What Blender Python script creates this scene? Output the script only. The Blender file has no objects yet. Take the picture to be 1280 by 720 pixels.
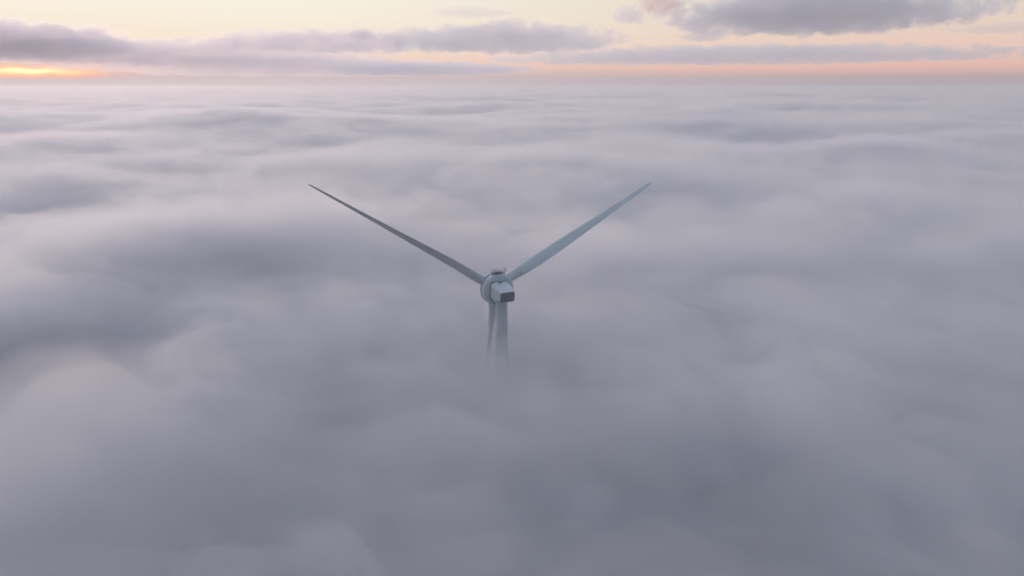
import bpy, bmesh, math, random
import numpy as np
from mathutils import Vector, Matrix, noise

R = math.radians
sc = bpy.context.scene
col = sc.collection
random.seed(4)

# ------------------------------------------------------------------ camera
F = 853.3 / 1280.0 * 36.0
HUB_Z = 135.0
PITCH = math.atan((360 - 109) / 853.3)
D = 191.0
CZ = HUB_Z + 53.6
cam_d = bpy.data.cameras.new('camera')
cam_d.sensor_width = 36.0
cam_d.lens = F
cam_d.clip_start = 0.5
cam_d.clip_end = 200000
cam = bpy.data.objects.new('camera', cam_d)
col.objects.link(cam)
cam.location = (0, 0, CZ)
cam.rotation_euler = (math.pi / 2 - PITCH, 0, 0)
sc.camera = cam


# ------------------------------------------------------------------ helpers
def link(name, me, mats, parent=None, loc=None, smooth=False):
    o = bpy.data.objects.new(name, me)
    col.objects.link(o)
    for m in (mats if isinstance(mats, (list, tuple)) else [mats]):
        me.materials.append(m)
    if parent:
        o.parent = parent
    if loc:
        o.location = loc
    if smooth:
        me.polygons.foreach_set('use_smooth', [True] * len(me.polygons))
    return o


def from_bm(name, bm, mat, parent=None, smooth=False, angle=None, bevel=None):
    bmesh.ops.recalc_face_normals(bm, faces=bm.faces)
    me = bpy.data.meshes.new(name)
    bm.to_mesh(me)
    bm.free()
    o = link(name, me, mat, parent, smooth=smooth)
    if bevel:
        b = o.modifiers.new('bevel', 'BEVEL')
        b.width = bevel
        b.segments = 3
        b.limit_method = 'ANGLE'
        b.angle_limit = R(35)
    if angle:
        me.set_sharp_from_angle(angle=R(angle))
    return o


def box(bm, c, s, rot=None):
    m = Matrix.Translation(Vector(c))
    if rot is not None:
        m = m @ rot
    m = m @ Matrix.Diagonal((s[0], s[1], s[2], 1))
    return bmesh.ops.create_cube(bm, size=1.0, matrix=m)['verts']


def tube(bm, a, b, r, r2=None, n=12):
    a, b = Vector(a), Vector(b)
    d = b - a
    q = d.to_track_quat('Z', 'Y').to_matrix().to_4x4()
    m = Matrix.Translation((a + b) / 2) @ q
    bmesh.ops.create_cone(bm, cap_ends=True, segments=n, radius1=r, radius2=r if r2 is None else r2, depth=d.length, matrix=m)


def loft(bm, rings, cap=True):
    vs = [[bm.verts.new(p) for p in ring] for ring in rings]
    n = len(vs[0])
    for a, b in zip(vs[:-1], vs[1:]):
        for i in range(n):
            j = (i + 1) % n
            bm.faces.new((a[i], a[j], b[j], b[i]))
    if cap:
        bm.faces.new(vs[0])
        bm.faces.new(vs[-1])
    return vs


def lathe(bm, prof, n=96):
    """profile of (y, r) spun about the local Y axis"""
    rings = []
    for y, r in prof:
        rings.append([(r * math.cos(2 * math.pi * i / n), y, r * math.sin(2 * math.pi * i / n)) for i in range(n)])
    loft(bm, rings)


# ------------------------------------------------------------------ materials
def paint(name, rgb, rough=0.45, dirt=0.12, scale=0.6, bump=0.0):
    m = bpy.data.materials.new(name)
    m.use_nodes = True
    nt = m.node_tree
    b = nt.nodes['Principled BSDF']
    b.inputs['Roughness'].default_value = rough
    tc = nt.nodes.new('ShaderNodeTexCoord')
    n1 = nt.nodes.new('ShaderNodeTexNoise')
    n1.inputs['Scale'].default_value = scale
    n1.inputs['Detail'].default_value = 6
    n1.inputs['Roughness'].default_value = 0.65
    nt.links.new(tc.outputs['Object'], n1.inputs['Vector'])
    rp = nt.nodes.new('ShaderNodeValToRGB')
    rp.color_ramp.elements[0].position = 0.3
    rp.color_ramp.elements[1].position = 0.7
    lo = tuple(c * (1 - dirt) for c in rgb)
    rp.color_ramp.elements[0].color = (*lo, 1)
    rp.color_ramp.elements[1].color = (*rgb, 1)
    nt.links.new(n1.outputs['Fac'], rp.inputs['Fac'])
    nt.links.new(rp.outputs['Color'], b.inputs['Base Color'])
    mr = nt.nodes.new('ShaderNodeMapRange')
    mr.inputs['To Min'].default_value = rough - 0.08
    mr.inputs['To Max'].default_value = rough + 0.12
    nt.links.new(n1.outputs['Fac'], mr.inputs['Value'])
    nt.links.new(mr.outputs['Result'], b.inputs['Roughness'])
    return m


M_white = paint('white_gelcoat', (0.60, 0.655, 0.655), 0.4, 0.10, 0.5)
M_blade = paint('blade_gelcoat', (0.66, 0.69, 0.69), 0.38, 0.18, 0.18)
M_tower = paint('tower_paint', (0.60, 0.64, 0.65), 0.5, 0.16, 0.25)
M_dark = paint('dark_seal', (0.035, 0.04, 0.045), 0.6, 0.2, 1.0)
M_grille = paint('grille_steel', (0.42, 0.40, 0.43), 0.55, 0.35, 2.0)
M_frame = paint('grille_frame_paint', (0.36, 0.34, 0.37), 0.5, 0.2, 2.0)
M_steel = paint('galvanised_steel', (0.12, 0.12, 0.13), 0.45, 0.3, 3.0)
M_red = paint('beacon_glass', (0.10, 0.08, 0.08), 0.2, 0.1, 3.0)


def ground_mat():
    m = bpy.data.materials.new('farmland')
    m.use_nodes = True
    nt = m.node_tree
    b = nt.nodes['Principled BSDF']
    b.inputs['Roughness'].default_value = 0.95
    tc = nt.nodes.new('ShaderNodeTexCoord')
    v = nt.nodes.new('ShaderNodeTexVoronoi')
    v.inputs['Scale'].default_value = 0.006
    v.distance = 'MANHATTAN'
    nt.links.new(tc.outputs['Object'], v.inputs['Vector'])
    rp = nt.nodes.new('ShaderNodeValToRGB')
    e = rp.color_ramp.elements
    e[0].color = (0.03, 0.045, 0.022, 1)
    e[1].color = (0.08, 0.07, 0.04, 1)
    k = e.new(0.5)
    k.color = (0.045, 0.065, 0.028, 1)
    sep = nt.nodes.new('ShaderNodeSeparateColor')
    nt.links.new(v.outputs['Color'], sep.inputs['Color'])
    nt.links.new(sep.outputs[0], rp.inputs['Fac'])
    n = nt.nodes.new('ShaderNodeTexNoise')
    n.inputs['Scale'].default_value = 0.05
    n.inputs['Detail'].default_value = 5
    nt.links.new(tc.outputs['Object'], n.inputs['Vector'])
    mx = nt.nodes.new('ShaderNodeMix')
    mx.data_type = 'RGBA'
    mx.blend_type = 'MULTIPLY'
    mx.inputs[0].default_value = 0.5
    nt.links.new(rp.outputs['Color'], mx.inputs[6])
    nt.links.new(n.outputs['Color'], mx.inputs[7])
    nt.links.new(mx.outputs[2], b.inputs['Base Color'])
    return m


def volume_mat(name, density, color=(1, 1, 1), g=0.3):
    m = bpy.data.materials.new(name)
    m.use_nodes = True
    nt = m.node_tree
    nt.nodes.remove(nt.nodes['Principled BSDF'])
    out = nt.nodes['Material Output']
    v = nt.nodes.new('ShaderNodeVolumePrincipled')
    v.inputs['Color'].default_value = (*color, 1)
    v.inputs['Density'].default_value = density
    v.inputs['Anisotropy'].default_value = g
    nt.links.new(v.outputs['Volume'], out.inputs['Volume'])
    return m, v


# ------------------------------------------------------------------ ground
FAR = 30000.0
bm = bmesh.new()
n = 64
c0 = bm.verts.new((0, 0, 0))
ring = [bm.verts.new((FAR * math.cos(2 * math.pi * i / n), FAR * math.sin(2 * math.pi * i / n), 0)) for i in range(n)]
for i in range(n):
    bm.faces.new((c0, ring[i], ring[(i + 1) % n]))
g = from_bm('ground', bm, ground_mat())
g['kind'] = 'structure'


# ------------------------------------------------------------------ sea of fog
# A rolling sheet of stratus: nested closed bodies of even, thin vapour whose tops roll like the photo's waves.
def vnoise(x, y, lam, seed):
    return noise.noise(Vector((x / lam, y / lam, seed)))


SEED = 41.1
FOG_BASE = 119.0
BUMPS = []   # (x, y, rx, ry, height): the swells and hollows one can tell apart in the photo


def swell(px, py, wx, wy, hh):
    def hit(u, v):
        d = Vector((0, math.cos(PITCH), -math.sin(PITCH))) + Vector(((u - 640) / 853.3, 0, 0)) + Vector((0, math.sin(PITCH), math.cos(PITCH))) * ((360 - v) / 853.3)
        return Vector((0, 0, CZ)) + d * ((FOG_BASE - CZ) / d.z)
    c = hit(px, py)
    rx = abs(hit(px + wx / 2, py).x - c.x)
    ry = abs(hit(px, py - wy / 2).y - hit(px, py + wy / 2).y) / 2
    BUMPS.append((c.x, c.y, rx, ry, hh))


for q in [(325, 288, 130, 40, -9), (225, 222, 220, 34, -7), (50, 262, 190, 44, -8), (95, 158, 150, 16, -14), (365, 190, 110, 26, -13),
          (190, 315, 240, 60, 9), (425, 300, 150, 60, 8), (300, 160, 180, 18, 10), (470, 215, 100, 26, 7), (60, 190, 160, 20, 9),
          (865, 250, 190, 44, -10), (760, 260, 90, 30, -7), (980, 176, 170, 18, -13), (640, 180, 140, 20, -11), (1220, 150, 140, 12, -12), (560, 140, 160, 9, -10),
          (1130, 200, 170, 34, 9), (740, 330, 150, 60, 8), (1000, 290, 200, 60, 6), (700, 205, 150, 22, 8), (880, 150, 160, 12, 8),
          (160, 335, 340, 90, 8), (95, 452, 240, 70, -11), (210, 590, 300, 110, 5), (700, 410, 160, 60, 5), (100, 500, 200, 60, -3), (50, 405, 280, 44, 8), (240, 335, 280, 56, 5), (375, 690, 200, 70, -6), (60, 640, 240, 90, 3), (840, 640, 360, 160, -11), (880, 560, 300, 70, -3), (240, 480, 260, 50, -5), (330, 560, 260, 50, -4), (1190, 460, 200, 50, -5), (860, 440, 220, 40, -4), (560, 600, 260, 90, -3),
          (110, 540, 160, 90, 5), (628, 500, 200, 70, 3), (1040, 540, 160, 120, 5), (430, 400, 180, 60, 7), (1010, 400, 140, 60, 4)]:
    swell(*q)


def billow(b, e=0.006):
    return math.sqrt(b * b + e)


def fade(r, a, b):
    return max(0.0, min(1.0, (b - r) / (b - a)))


def fog_base(x, y, r):
    """height of the rolling top that all layers share"""
    wx = x + 30 * vnoise(x, y, 150, 3.1) + 17 * vnoise(x, y, 52, 6.3) + 5 * vnoise(x, y, 19, 4.3)
    wy = y + 30 * vnoise(x, y, 150, 8.7) + 17 * vnoise(x, y, 52, 2.9) + 5 * vnoise(x, y, 19, 8.3)
    sx, sy = wx * 0.85 + wy * 0.25, wy - wx * 0.25     # the swells run obliquely
    mid = 1 - fade(r, 500, 1700)
    h = (4.0 + 4.0 * mid) * vnoise(wx, wy, 620, 11.3)
    h += (6.0 + 6.0 * mid) * vnoise(sx, sy * 0.8, 230, 1.7 + SEED)
    h += 19.0 * mid * vnoise(sx, sy * 0.52, 430, 13.7)
    h += (9.5 + 5.0 * mid) * (0.35 + 0.65 * fade(r, 1500, 4000)) * (billow(vnoise(sx, sy * 0.85, 125, 5.5 + SEED)) - 0.2)
    h += mid * 32.0 * (billow(vnoise(sx, sy * 0.6, 270, 15.5)) - 0.2)
    k = fade(r, 1100, 3200)
    if k > 0:
        h += 13.0 * k * (billow(vnoise(wx, wy, 62, 9.2)) - 0.2)
    far = 1 - fade(r, 700, 5000)
    h += far * (26 * vnoise(x, y, 1900, 4.4) + 10 * vnoise(x, y * 1.2, 700, 6.4))
    far = 1 - fade(r, 4000, 14000)
    h += far * 42 * vnoise(x, y, 2400, 3.3)
    for bx, by, rx, ry, hh in BUMPS:
        q = ((x - bx) / rx) ** 2 + ((y - by) / ry) ** 2
        if q < 7:
            h += 1.0 * hh * math.exp(-q)
    q = ((x + 2) / 42) ** 2 + ((y - 172) / 48) ** 2      # level of the fog round the tower
    if q < 8:
        h += (0.5 - h) * math.exp(-q)
    return h


def fog_detail(x, y, r, detail, seed):
    h = 0.0
    k = fade(r, 600, 1800)
    if k > 0:
        wx = x + 6 * vnoise(x, y, 24, 3.7 + seed)
        wy = y + 6 * vnoise(x, y, 24, 9.7 + seed)
        h += 8.0 * k * (billow(vnoise(wx, wy, 32, 2.2 + seed * 0.35)) - 0.2)
        k = fade(r, 500, 1500)
        if k > 0:
            h += 4.6 * k * (billow(vnoise(wx, wy, 16, 7.1 + seed * 0.6)) - 0.2)
        k = fade(r, 180, 420)
        if k > 0:
            h += 2.2 * k * vnoise(wx, wy, 8, 5.1 + seed * 2.1)
    return h * detail


def polar_grid():
    th = [R(90 - 52 + 104 * i / 300) for i in range(300)] + [R(90 + 52 + 256 * i / 90) for i in range(90)]
    cs = [(math.cos(t), math.sin(t)) for t in th]
    nr = 340
    rr = [30.0 * (FAR * 0.97 / 30.0) ** (i / (nr - 1)) for i in range(nr)]
    return cs, rr


CS, RR = polar_grid()
H0 = [fog_base(r * c, r * s_, r) for r in RR for c, s_ in CS]


def fog_body(name, off, gain, detail, density, seed, bottom):
    cs, rr = CS, RR
    na, nr = len(cs), len(rr)
    co = [(0, 0, FOG_BASE + off)]
    q = 0
    for r in rr:
        for c, s_ in cs:
            x, y = r * c, r * s_
            co.append((x, y, FOG_BASE + off + gain * H0[q] + fog_detail(x, y, r, detail, seed)))
            q += 1
    nb = len(co)
    rl = rr[-1]
    co += [(rl * c, rl * s, bottom) for c, s in cs]
    co.append((0, 0, bottom))
    fa = []
    for i in range(na):
        fa.append((0, 1 + i, 1 + (i + 1) % na))
    for k in range(nr - 1):
        a = 1 + k * na
        for i in range(na):
            j = (i + 1) % na
            fa.append((a + i, a + na + i, a + na + j, a + j))
    a = 1 + (nr - 1) * na
    for i in range(na):
        j = (i + 1) % na
        fa.append((a + i, nb + i, nb + j, a + j))
        fa.append((nb + i, nb + na, nb + j))
    me = bpy.data.meshes.new(name)
    me.from_pydata(co, [], fa)
    m, v = volume_mat(name + '_vapour', density, (0.997, 0.989, 1.0), 0.55)
    o = link(name, me, m)
    o['kind'] = 'stuff'
    return o


LAYERS = [
    ('fog', 8.5, 0.94, 1.6, 0.010, 2.7, -0.15),
    ('fog', 3.5, 0.97, 1.5, 0.020, 0.0, -0.30),
    ('fog', -2.0, 1.0, 1.4, 0.036, 0.9, -0.45),
    ('fog', -8.0, 1.0, 1.3, 0.07, 1.8, -0.60),
]
for L in LAYERS:
    o = fog_body(*L)
    o['label'] = 'rolling sea of pale grey fog around the wind turbine reaching the horizon'
    o['category'] = 'fog'

# thin air that fades the far fog
bm = bmesh.new()
box(bm, (0, 0, (CZ + 12 - 1) / 2), (2 * FAR * 1.02, 2 * FAR * 1.02, CZ + 12 + 1))
mh, _ = volume_mat('haze_air', 0.00015, (0.99, 0.965, 0.975), 0.6)
hz = from_bm('haze', bm, mh)
hz['kind'] = 'stuff'

# ------------------------------------------------------------------ wind turbine
YAW, TILT, PHI, CONE = R(24.6), R(5), R(2.97), R(2.0)
RB = 57.65
fw = Vector((0, math.cos(PITCH), -math.sin(PITCH)))
up = Vector((0, math.sin(PITCH), math.cos(PITCH)))
rt = Vector((1, 0, 0))
dr = (fw + rt * ((618.4 - 640) / 853.3) + up * ((360 - 358.3) / 853.3)).normalized()
HUB = Vector((0, 0, CZ)) + dr * D
ax = Vector((-math.sin(YAW) * math.cos(TILT), math.cos(YAW) * math.cos(TILT), math.sin(TILT)))
OVER = 4.7
top = HUB - ax * OVER
root = bpy.data.objects.new('wind_turbine', None)
col.objects.link(root)
root.location = (top.x, top.y, 0)
root['label'] = 'pale grey wind turbine with three blades, rising out of the fog'
root['category'] = 'wind turbine'

# local frame of nacelle and rotor: +Y along the rotor axis (away from the tower, towards the nose), Z up
h_ = Vector((math.cos(YAW), math.sin(YAW), 0))
v_ = h_.cross(ax)
ROT = Matrix((h_, ax, v_)).transposed().to_4x4()
BASE = Matrix.Translation(HUB - root.location) @ ROT


def put(o, m=None):
    o.matrix_local = BASE @ m if m is not None else BASE
    return o


# tower
bm = bmesh.new()
rings = []
H = top.z - 2.4
for k in range(41):
    t = k / 40
    z = H * t
    r = 3.1 * (1 - t) ** 1.3 + 1.62 + 0.0 * t
    rings.append([(r * math.cos(a * math.pi / 32), r * math.sin(a * math.pi / 32), z) for a in range(64)])
loft(bm, rings)
tower = from_bm('tower', bm, M_tower, root, smooth=True, angle=40)
for z in (28, 56, 84, 110):
    t = z / H
    r = 3.1 * (1 - t) ** 1.3 + 1.62
    bm = bmesh.new()
    rings = [[(q * math.cos(a * math.pi / 32), q * math.sin(a * math.pi / 32), zz) for a in range(64)] for q, zz in ((r - 0.05, z - 0.1), (r + 0.035, z - 0.1), (r + 0.035, z + 0.1), (r - 0.05, z + 0.1))]
    loft(bm, rings)
    from_bm('flange', bm, M_tower, tower, smooth=True, angle=40)
bm = bmesh.new()
rings = [[(q * math.cos(a * math.pi / 32), q * math.sin(a * math.pi / 32), zz) for a in range(64)] for q, zz in ((1.95, H - 0.25), (1.98, H - 0.2), (1.98, H + 0.35), (1.8, H + 0.45))]
loft(bm, rings)
from_bm('yaw_bearing', bm, M_white, root, smooth=True, angle=40)

# generator: the wide drum behind the rotor
RG = 4.6
bm = bmesh.new()
lathe(bm, [(-1.05, 2.0), (-1.05, RG - 0.16), (-1.12, RG - 0.04), (-1.3, RG), (-2.3, RG), (-2.62, RG - 0.06), (-2.9, RG - 0.28), (-3.02, RG - 0.62), (-3.22, 2.9), (-3.3, 2.2)], 128)
gen = put(from_bm('generator', bm, M_white, root, smooth=True, angle=28))
bm = bmesh.new()
lathe(bm, [(-1.06, RG - 0.3), (-1.06, RG + 0.05), (-0.86, RG + 0.07), (-0.80, RG - 0.1), (-0.80, RG - 0.3)], 128)
s = from_bm('rotor_seal', bm, M_dark, gen, smooth=True, angle=35)
# spinner + hub
bm = bmesh.new()
prof = [(-0.79, 1.0), (-0.79, RG - 0.12), (-0.55, RG - 0.14)]
for i in range(1, 15):
    a = i / 15 * math.pi / 2
    prof.append((-0.55 + 4.3 * math.sin(a) ** 1.2, 3.0 * math.cos(a) + (RG - 3.15) * math.cos(a) ** 7))
prof.append((3.8, 0.25))
lathe(bm, prof, 96)
hub = put(from_bm('spinner', bm, M_white, root, smooth=True, angle=40))

# nacelle: rounded box tapering to the tail
def rrect(w, hgt, y, cz, rad, n=8, sk=0.0):
    pts = []
    for cx, cy, a0 in ((w / 2 - rad, hgt / 2 - rad, 0), (-w / 2 + rad, hgt / 2 - rad, 90), (-w / 2 + rad, -hgt / 2 + rad, 180), (w / 2 - rad, -hgt / 2 + rad, 270)):
        for i in range(n + 1):
            a = R(a0 + 90 * i / n)
            pts.append((cx + rad * math.cos(a), y, cz + cy + rad * math.sin(a)))
    return pts


NAC = [(-3.05, 5.5, 5.1, 0.10, 1.3), (-3.6, 5.5, 5.1, 0.10, 1.3), (-4.6, 5.35, 4.9, 0.05, 1.2), (-6.0, 5.0, 4.3, 0.05, 1.0), (-7.4, 4.65, 3.55, 0.1, 0.7), (-8.5, 4.2, 2.85, 0.12, 0.5), (-8.62, 4.12, 2.77, 0.12, 0.46)]
bm = bmesh.new()
loft(bm, [rrect(w, hh, y, cz, rd) for y, w, hh, cz, rd in NAC])
nac = put(from_bm('nacelle', bm, M_white, root, smooth=True, angle=35))
bm = bmesh.new()
loft(bm, [rrect(5.7, 5.32, -3.02, 0.1, 1.36), rrect(5.7, 5.32, -3.30, 0.1, 1.36), rrect(5.3, 4.9, -3.32, 0.1, 1.2)])
from_bm('seam_seal', bm, M_dark, nac, smooth=True, angle=35)
# tail radiator: frame, recessed back, slats
bm = bmesh.new()
o1 = [rrect(4.16, 2.81, -8.55, 0.12, 0.48), rrect(4.16, 2.81, -8.82, 0.12, 0.48), rrect(3.66, 2.31, -8.82, 0.12, 0.3), rrect(3.66, 2.31, -8.64, 0.12, 0.3)]
loft(bm, o1, cap=False)
fr = from_bm('cooler_frame', bm, M_frame, nac, smooth=True, angle=35)
bm = bmesh.new()
loft(bm, [rrect(3.7, 2.35, -8.65, 0.12, 0.3), rrect(3.7, 2.35, -8.68, 0.12, 0.3)])
for i in range(15):
    z = 0.12 - 1.05 + i * 0.15
    box(bm, (0, -8.74, z), (3.6, 0.09, 0.035), Matrix.Rotation(R(35), 4, 'X'))
for x in (-0.9, 0.0, 0.9):
    box(bm, (x, -8.75, 0.12), (0.08, 0.10, 2.26))
from_bm('cooler_grille', bm, M_grille, nac)
# roof hatch, side vent
bm = bmesh.new()
box(bm, (-0.1, -4.0, 2.61), (0.9, 0.5, 0.12))
from_bm('roof_hatch', bm, M_dark, nac, bevel=0.03)
bm = bmesh.new()
box(bm, (-2.28, -7.25, -1.05), (0.10, 0.28, 0.5), Matrix.Rotation(R(-11), 4, 'Z'))
from_bm('side_vent', bm, M_dark, nac, bevel=0.02)

bm = bmesh.new()
for y0, w0, z0 in ((-4.6, 5.35, 2.5), (-6.0, 5.0, 2.2), (-7.4, 4.65, 1.875)):
    box(bm, (0, y0, z0 + 0.008), (w0 - 2.4, 0.06, 0.03))
box(bm, (-0.9, -5.3, 2.36), (0.06, 1.2, 0.03), Matrix.Rotation(R(12.1), 4, 'X'))
from_bm('panel_seam', bm, M_frame, nac)
# roof platform with railing, weather mast and beacon on top of the generator drum
plat = bmesh.new()
for i in range(9):
    box(plat, (-1.25 + i * 0.24, -2.0, RG + 0.10), (0.17, 1.3, 0.05))
for y in (-2.6, -1.4):
    box(plat, (-0.3, y, RG + 0.03), (2.2, 0.08, 0.09))
pl = put(from_bm('service_platform', plat, M_steel, root))
rail = bmesh.new()
for x in (-1.38, -0.66, 0.06, 0.78):
    for y in (-2.62, -1.38):
        tube(rail, (x, y, RG - 0.15), (x, y, RG + 1.0), 0.06, n=8)
for y in (-2.62, -1.38):
    for z in (0.5, 1.0):
        tube(rail, (-1.38, y, RG + z), (0.78, y, RG + z), 0.045, n=8)
from_bm('railing', rail, M_steel, pl)
bm = bmesh.new()
tube(bm, (1.95, -2.2, RG - 0.5), (1.95, -2.2, RG + 1.5), 0.08, n=8)
tube(bm, (1.6, -2.2, RG + 1.0), (2.3, -2.2, RG + 1.0), 0.03, n=8)
for x in (1.6, 2.3):
    tube(bm, (x, -2.2, RG + 1.0), (x, -2.2, RG + 1.3), 0.03, n=8)
    for k in range(3):
        a = k * 2.094
        bmesh.ops.create_uvsphere(bm, u_segments=8, v_segments=6, radius=0.06, matrix=Matrix.Translation((x + 0.13 * math.cos(a), -2.2 + 0.13 * math.sin(a), RG + 1.3)))
put(from_bm('weather_mast', bm, M_steel, root))
for x in (-1.7, 1.35):
    bm = bmesh.new()
    tube(bm, (x, -2.0, RG - 0.6), (x, -2.0, RG + 0.22), 0.11, n=16)
    tube(bm, (x, -2.0, RG + 0.22), (x, -2.0, RG + 0.30), 0.2, n=16)
    b = put(from_bm('beacon', bm, M_steel, root, smooth=True, angle=40))
    bm = bmesh.new()
    tube(bm, (x, -2.0, RG + 0.30), (x, -2.0, RG + 0.56), 0.15, 0.13, n=16)
    from_bm('beacon_lens', bm, M_red, b, smooth=True, angle=40)


# blades
def naca(t, n=20):
    """closed section, chord 0..1, thickness t; camber small"""
    up_, lo_ = [], []
    for i in range(n + 1):
        x = 0.5 * (1 - math.cos(math.pi * i / n))
        y = 5 * t * (0.2969 * math.sqrt(x) - 0.126 * x - 0.3516 * x * x + 0.2843 * x ** 3 - 0.1015 * x ** 4)
        yc = 0.03 * (1 - (2 * x - 0.8) ** 2) if t < 0.5 else 0
        up_.append((x, yc + y))
        lo_.append((x, yc - y))
    return up_ + lo_[::-1][1:-1]


ST = [  # r/R, chord, thickness ratio, twist deg, roundness
    (0.035, 2.85, 1.0, 14, 1.0), (0.07, 2.8, 1.0, 14, 1.0), (0.10, 2.95, 0.9, 14, 0.8), (0.14, 3.12, 0.66, 13, 0.5),
    (0.18, 3.3, 0.48, 12, 0.22), (0.22, 3.45, 0.40, 10.5, 0.05), (0.28, 3.52, 0.34, 9, 0), (0.36, 3.42, 0.29, 7, 0),
    (0.46, 3.15, 0.25, 5, 0), (0.58, 2.62, 0.22, 3.5, 0), (0.70, 2.12, 0.20, 2.0, 0), (0.82, 1.68, 0.18, 1.0, 0),
    (0.91, 1.34, 0.17, 0.3, 0), (0.96, 1.12, 0.16, 0, 0), (0.985, 0.88, 0.15, 0, 0), (1.0, 0.35, 0.15, 0, 0)]
PITCH_B = -60.0


def blade_mesh():
    bm = bmesh.new()
    rings = []
    fine = []
    for (a, b) in zip(ST[:-1], ST[1:]):
        for k in range(4):
            t = k / 4
            fine.append(tuple(a[i] + (b[i] - a[i]) * t for i in range(5)))
    fine.append(ST[-1])
    for rr, c, t, tw, rd in fine:
        sec = naca(min(t, 0.5))
        n = len(sec)
        pts = []
        # leading edge stays near the pitch axis
        px = 0.5 * rd + 0.42 * (1 - rd)
        for i, (x, y) in enumerate(sec):
            cxx, cyy = 0.5 - 0.5 * math.cos(2 * math.pi * i / n), 0.5 * math.sin(2 * math.pi * i / n)
            X = x * (1 - rd) + cxx * rd
            Y = y * (1 - rd) + cyy * rd
            u, w = (X - px) * c, Y * c
            a = R(tw + PITCH_B)
            # prebend upwind towards the tip
            pb = 1.0 * rr ** 2.4
            pts.append((u * math.cos(a) - w * math.sin(a), u * math.sin(a) + w * math.cos(a) + pb, rr * RB))
        rings.append(pts)
    loft(bm, rings)
    bmesh.ops.recalc_face_normals(bm, faces=bm.faces)
    me = bpy.data.meshes.new('blade')
    bm.to_mesh(me)
    bm.free()
    me.materials.append(M_blade)
    me.polygons.foreach_set('use_smooth', [True] * len(me.polygons))
    me.set_sharp_from_angle(angle=R(50))
    return me


bme = blade_mesh()
bmc = bmesh.new()
rings = [[(q * math.cos(a * math.pi / 24), q * math.sin(a * math.pi / 24), z) for a in range(48)] for q, z in ((1.5, 2.6), (1.62, 2.7), (1.62, 3.55), (1.45, 3.75), (1.36, 3.75))]
loft(bmc, rings)
bmesh.ops.recalc_face_normals(bmc, faces=bmc.faces)
cme = bpy.data.meshes.new('blade_collar')
bmc.to_mesh(cme)
bmc.free()
cme.materials.append(M_white)
cme.polygons.foreach_set('use_smooth', [True] * len(cme.polygons))
cme.set_sharp_from_angle(angle=R(40))
for k in (-60, 60, 180):
    b = bpy.data.objects.new('blade', bme)
    col.objects.link(b)
    b.parent = root
    # CONE leans the blade forward (+Y)
    put(b, Matrix.Rotation(R(k) + PHI, 4, 'Y') @ Matrix.Rotation(-(CONE - 0.5 / RB), 4, 'X'))
    c = bpy.data.objects.new('blade_collar', cme)
    col.objects.link(c)
    c.parent = b

# ------------------------------------------------------------------ far clouds
# Bodies of vapour tens of kilometres away, above the haze; sizes are real (about 37 m per photo pixel at 32 km).
def cloud_mat(i, asp, density, freq, edge, col_, soft, g=0.6):
    m, v = volume_mat('cloud_vapour_%d' % i, density, col_, g)
    nt = m.node_tree

    def node(t):
        return nt.nodes.new(t)

    def mth(op, a, b=None, cl=False):
        x = node('ShaderNodeMath')
        x.operation = op
        x.use_clamp = cl
        for k, q in enumerate((a, b)):
            if q is None:
                continue
            if isinstance(q, (int, float)):
                x.inputs[k].default_value = q
            else:
                nt.links.new(q, x.inputs[k])
        return x.outputs[0]
    tc = node('ShaderNodeTexCoord')
    mp = node('ShaderNodeMapping')
    mp.inputs['Scale'].default_value = (asp[0] * freq, asp[1] * freq, asp[2] * freq)
    mp.inputs['Location'].default_value = (i * 7.3, i * 3.1, i * 1.7)
    nt.links.new(tc.outputs['Object'], mp.inputs['Vector'])
    nz = node('ShaderNodeTexNoise')
    nz.inputs['Scale'].default_value = 1.0
    nz.inputs['Detail'].default_value = 5.0
    nz.inputs['Roughness'].default_value = 0.68
    nt.links.new(mp.outputs['Vector'], nz.inputs['Vector'])
    sp = node('ShaderNodeSeparateXYZ')
    nt.links.new(tc.outputs['Object'], sp.inputs[0])
    x, y, z = sp.outputs
    # flatter below than above
    zz = mth('MAXIMUM', z, mth('MULTIPLY', z, -1.55))
    r2 = mth('ADD', mth('ADD', mth('MULTIPLY', x, x), mth('MULTIPLY', y, y)), mth('MULTIPLY', zz, zz))
    body = mth('SUBTRACT', 1.0, mth('POWER', r2, 0.5))
    nn = mth('MULTIPLY', mth('SUBTRACT', nz.outputs['Fac'], 0.5), edge)
    f = mth('MULTIPLY', mth('SUBTRACT', mth('ADD', body, nn), 0.30), 1.0 / soft, True)
    f = mth('MULTIPLY', f, mth('MULTIPLY', mth('SUBTRACT', 1.0, mth('POWER', r2, 0.5)), 8.0, True))
    nt.links.new(mth('MULTIPLY', f, density), v.inputs['Density'])
    return m


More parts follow.
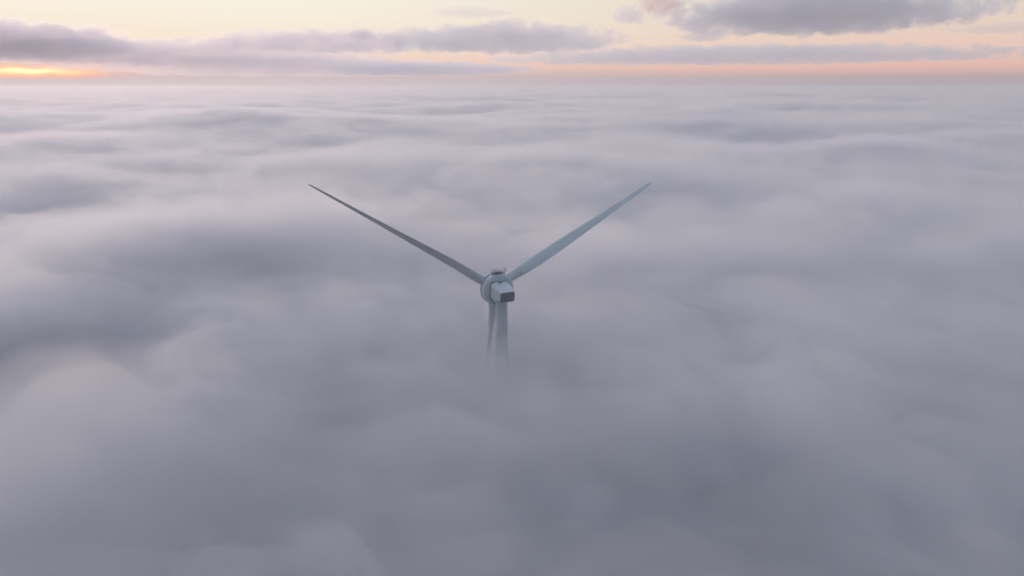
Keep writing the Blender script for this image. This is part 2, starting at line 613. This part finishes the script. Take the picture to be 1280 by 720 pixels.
def cloud(i, name, label, x0, x1, y0, y1, dist, density=0.0010, freq=1.6, edge=1.35, col_=(0.975, 0.955, 0.975), depth=2600, soft=0.10, group=None):
    cx, cy = (x0 + x1) / 2, (y0 + y1) / 2
    s = dist / 853.3
    d = (fw + rt * ((cx - 640) / 853.3) + up * ((360 - cy) / 853.3))
    p = Vector((0, 0, CZ)) + d * dist
    sx, sz = (x1 - x0) / 2 * s / 0.66, (y1 - y0) / 2 * s / 0.66
    sy = max(depth / 2, sz)
    bm = bmesh.new()
    bmesh.ops.create_icosphere(bm, subdivisions=3, radius=1.0)
    me = bpy.data.meshes.new(name)
    bm.to_mesh(me)
    bm.free()
    ref = sz if sz > 300 else 300
    o = link(name, me, cloud_mat(i, (sx / ref / 1.7, sy / ref / 1.7, sz / ref), density, freq, edge, col_, soft))
    o.location = p
    o.scale = (sx, sy, sz)
    o.rotation_euler.z = -math.atan2(d.x, d.y)
    low = p.z - sz
    if low < CZ + 20:
        # stay above the haze box: flatten rather than dip into it
        o.scale.z = (p.z + sz - CZ - 20) / 2
        o.location.z = (p.z + sz + CZ + 20) / 2
    o.data.materials[0].cycles.volume_step_rate = 0.45
    o['label'] = label
    o['category'] = 'cloud'
    return o


CL = [
    ('cloud', 'broad mauve cloud bank filling the far left of the sky above the orange glow', -190, 160, 22, 84, 30000, dict(freq=2.2, density=0.0018, edge=1.15, col_=(0.98, 0.955, 0.968))),
    ('cloud', 'long low mauve cloud running from the left bank to the middle of the sky', -100, 480, 50, 88, 32500, dict(freq=2.2, density=0.0018, edge=1.0, col_=(0.98, 0.955, 0.966))),
    ('cloud', 'hazy grey cloud layer just over the fog horizon right of the orange glow', 110, 640, 74, 110, 34000, dict(freq=1.5, density=0.0014, edge=0.85, col_=(0.98, 0.955, 0.966))),
    ('cloud', 'flat topped mauve cloud with a small hump joining the central bank from the left', 250, 560, 38, 72, 31500, dict(freq=2.2, density=0.0015, edge=1.25)),
    ('cloud', 'lumpy grey violet cloud at the top centre with a ragged upper edge', 485, 772, 29, 75, 30500, dict(freq=2.5, density=0.0018, edge=1.3, col_=(0.965, 0.96, 0.972))),
    ('cloud', 'thin tapering grey cloud streak low over the horizon left of centre', 400, 670, 78, 98, 33500, dict(freq=1.3, density=0.0018, edge=0.9)),
    ('cloud', 'large dark grey violet cloud at the top right cut by the frame', 828, 1200, -16, 54, 29500, dict(freq=3.0, density=0.0019, edge=1.5, col_=(0.965, 0.958, 0.968))),
    ('cloud', 'long thin grey cloud streak beneath the large right cloud', 600, 1230, 56, 86, 32800, dict(freq=2.0, density=0.0016, edge=1.05, col_=(0.962, 0.958, 0.968))),
    ('cloud', 'small pink cloud puff at the top edge left of the large right cloud', 800, 850, -16, 24, 31000, dict(freq=2.6, density=0.0010, edge=1.6, col_=(0.99, 0.87, 0.85))),
    ('cloud', 'tiny ragged grey puff between the central and the large right cloud', 768, 804, 8, 34, 31200, dict(freq=2.4, density=0.0009, edge=1.7)),
    ('cloud', 'tiny dark wisp alone near the top right corner', 1226, 1252, -2, 22, 30000, dict(freq=1.5, density=0.0010)),
    ('cloud', 'faint pinkish streak at the right edge of the sky', 1195, 1340, 28, 44, 33000, dict(freq=1.2, density=0.0004)),
    ('cloud', 'small torn grey scrap under the left end of the large right cloud', 850, 905, 40, 54, 30200, dict(freq=2.0, density=0.0008, edge=1.5)),
    ('cloud', 'small pinkish hump rising from the flat cloud left of the central cloud', 438, 468, 36, 52, 30800, dict(freq=1.8, density=0.0012, edge=1.3)),
    ('cloud', 'thin broken wisps above the lumpy central cloud', 535, 640, 10, 24, 31500, dict(freq=2.4, density=0.0005, edge=1.7)),
]
for i, (nm, lb, x0, x1, y0, y1, ds, kw) in enumerate(CL):
    cloud(i, nm, lb, x0, x1, y0, y1, ds, **kw)

# ------------------------------------------------------------------ world: dawn sky
SUN_AZ = math.atan((50 - 640) / 853.3)      # left of the view
SUN_EL = R(1.3)
w = bpy.data.worlds.new('World')
sc.world = w
w.use_nodes = True
nt = w.node_tree
nt.nodes.clear()
N = nt.nodes.new
L = nt.links.new
out = N('ShaderNodeOutputWorld')
bg = N('ShaderNodeBackground')
L(bg.outputs[0], out.inputs[0])
tc = N('ShaderNodeTexCoord')
sep = N('ShaderNodeSeparateXYZ')
L(tc.outputs['Generated'], sep.inputs[0])


def math_n(op, a, b=None, c=None, clamp=False):
    m = N('ShaderNodeMath')
    m.operation = op
    m.use_clamp = clamp
    for i, v in enumerate((a, b, c)):
        if v is None:
            continue
        if isinstance(v, (int, float)):
            m.inputs[i].default_value = v
        else:
            L(v, m.inputs[i])
    return m.outputs[0]


def ramp_n(fac, stops, interp='EASE'):
    r = N('ShaderNodeValToRGB')
    r.color_ramp.interpolation = interp
    e = r.color_ramp.elements
    e[0].position, e[0].color = stops[0][0], (*stops[0][1], 1)
    e[1].position, e[1].color = stops[-1][0], (*stops[-1][1], 1)
    for p, c in stops[1:-1]:
        k = e.new(p)
        k.color = (*c, 1)
    L(fac, r.inputs['Fac'])
    return r.outputs['Color']


def srgb(r, g, b):
    f = lambda c: (c / 255 / 12.92) if c / 255 <= 0.04045 else ((c / 255 + 0.055) / 1.055) ** 2.4
    return (f(r), f(g), f(b))


def mix_n(fac, a, b, blend='MIX'):
    m = N('ShaderNodeMix')
    m.data_type = 'RGBA'
    m.blend_type = blend
    for s, v in ((0, fac), (6, a), (7, b)):
        if isinstance(v, (int, float)):
            m.inputs[s].default_value = v
        elif isinstance(v, tuple):
            m.inputs[s].default_value = (*v, 1)
        else:
            L(v, m.inputs[s])
    return m.outputs[2]


el = math_n('ARCSINE', sep.outputs[2])                       # elevation, radians
az = math_n('ARCTAN2', sep.outputs[0], sep.outputs[1])       # 0 = +Y, + = right
eld = math_n('MULTIPLY', el, 180 / math.pi)
azd = math_n('MULTIPLY', az, 180 / math.pi)
# two elevation profiles: sunny side (left) and right side
fac_el = math_n('DIVIDE', eld, 90.0, clamp=True)
left_c = ramp_n(fac_el, [(0.0, srgb(208, 197, 200)), (0.005, srgb(207, 194, 197)), (0.011, srgb(214, 192, 190)), (0.017, srgb(239, 205, 190)), (0.034, srgb(249, 230, 208)), (0.055, srgb(249, 240, 222)), (0.08, srgb(249, 245, 232)), (0.16, srgb(253, 247, 240)), (0.3, srgb(250, 240, 246)), (0.6, srgb(198, 214, 242)), (1.0, srgb(182, 201, 233))], 'LINEAR')
right_c = ramp_n(fac_el, [(0.0, srgb(180, 173, 180)), (0.003, srgb(178, 168, 174)), (0.008, srgb(186, 168, 172)), (0.014, srgb(228, 184, 174)), (0.026, srgb(235, 201, 187)), (0.045, srgb(233, 210, 195)), (0.075, srgb(224, 214, 198)), (0.16, srgb(234, 226, 220)), (0.3, srgb(234, 226, 234)), (0.6, srgb(194, 211, 242)), (1.0, srgb(182, 201, 233))], 'LINEAR')
side = N('ShaderNodeMapRange')
side.interpolation_type = 'SMOOTHSTEP'
side.inputs['From Min'].default_value = -22
side.inputs['From Max'].default_value = 34
L(azd, side.inputs['Value'])
front = mix_n(side.outputs['Result'], left_c, right_c)
back = ramp_n(fac_el, [(0.0, srgb(112, 118, 134)), (0.05, srgb(118, 128, 148)), (0.15, srgb(122, 132, 143)), (0.4, srgb(140, 154, 172)), (1.0, srgb(182, 201, 233))], 'LINEAR')
# how far the direction faces away from the dawn
bk = N('ShaderNodeMapRange')
bk.interpolation_type = 'SMOOTHSTEP'
bk.inputs['From Min'].default_value = 0.55
bk.inputs['From Max'].default_value = -0.35
L(math_n('ADD', math_n('MULTIPLY', sep.outputs[1], 0.9), math_n('MULTIPLY', sep.outputs[0], -0.25)), bk.inputs['Value'])
grad = mix_n(bk.outputs['Result'], front, back)
sky = N('ShaderNodeTexSky')
sky.sky_type = 'NISHITA'
sky.sun_disc = False
sky.sun_elevation = SUN_EL
sky.sun_rotation = SUN_AZ
sky.dust_density = 3.0
sky.air_density = 1.0
skyc = mix_n(1.0, sky.outputs['Color'], (0.05, 0.05, 0.05), 'MULTIPLY')
base = mix_n(0.985, skyc, grad)
# glow round the rising sun
def lobe(a0, e0, wa, we):
    du = math_n('DIVIDE', math_n('SUBTRACT', azd, a0), wa)
    dv = math_n('DIVIDE', math_n('SUBTRACT', eld, e0), we)
    q = math_n('ADD', math_n('MULTIPLY', du, du), math_n('MULTIPLY', dv, dv))
    return math_n('POWER', 2.718, math_n('MULTIPLY', q, -1.0))


A0 = math.degrees(SUN_AZ)
gn = N('ShaderNodeTexNoise')
gn.inputs['Scale'].default_value = 38
gn.inputs['Detail'].default_value = 5
L(tc.outputs['Generated'], gn.inputs['Vector'])
eld0 = eld
eld = math_n('ADD', eld0, math_n('MULTIPLY', math_n('SUBTRACT', gn.outputs['Fac'], 0.5), 0.45))
gl = mix_n(math_n('MULTIPLY', lobe(A0 + 0.8, 0.97, 4.4, 0.36), 0.85), base, (1.0, 0.42, 0.30))
gl = mix_n(lobe(A0 + 0.8, 0.98, 3.3, 0.28), gl, (1.2, 0.55, 0.22))
gl = mix_n(lobe(A0 + 0.6, 1.03, 2.6, 0.19), gl, (1.5, 1.1, 0.62))
L(gl, bg.inputs['Color'])
bg.inputs['Strength'].default_value = 1.0
w.cycles.sampling_method = 'MANUAL'
w.cycles.sample_map_resolution = 512

# sun, still low and veiled
sd = bpy.data.lights.new('sun', 'SUN')
sd.energy = 0.7
sd.angle = R(14)
sd.color = (1.0, 0.70, 0.62)
so = bpy.data.objects.new('sun', sd)
col.objects.link(so)
sdir = Vector((math.sin(SUN_AZ) * math.cos(R(5)), math.cos(SUN_AZ) * math.cos(R(5)), math.sin(R(5))))
so.rotation_euler = (-sdir).to_track_quat('-Z', 'Y').to_euler()
so.location = (0, 0, 400)

# ------------------------------------------------------------------ render settings
sc.render.engine = 'CYCLES'
c = sc.cycles
c.max_bounces = 24
c.volume_bounces = 6
c.diffuse_bounces = 2
c.glossy_bounces = 2
c.transparent_max_bounces = 32
c.use_denoising = True
c.denoiser = 'OPENIMAGEDENOISE'
c.denoising_input_passes = 'RGB_ALBEDO_NORMAL'
c.use_adaptive_sampling = True
c.adaptive_threshold = 0.06
c.adaptive_min_samples = 32
c.sample_clamp_indirect = 4
c.caustics_reflective = False
c.caustics_refractive = False
vs = sc.view_settings
vs.view_transform = 'Standard'
vs.look = 'None'
vs.gamma = 1
vs.exposure = 0
vs.use_curve_mapping = False
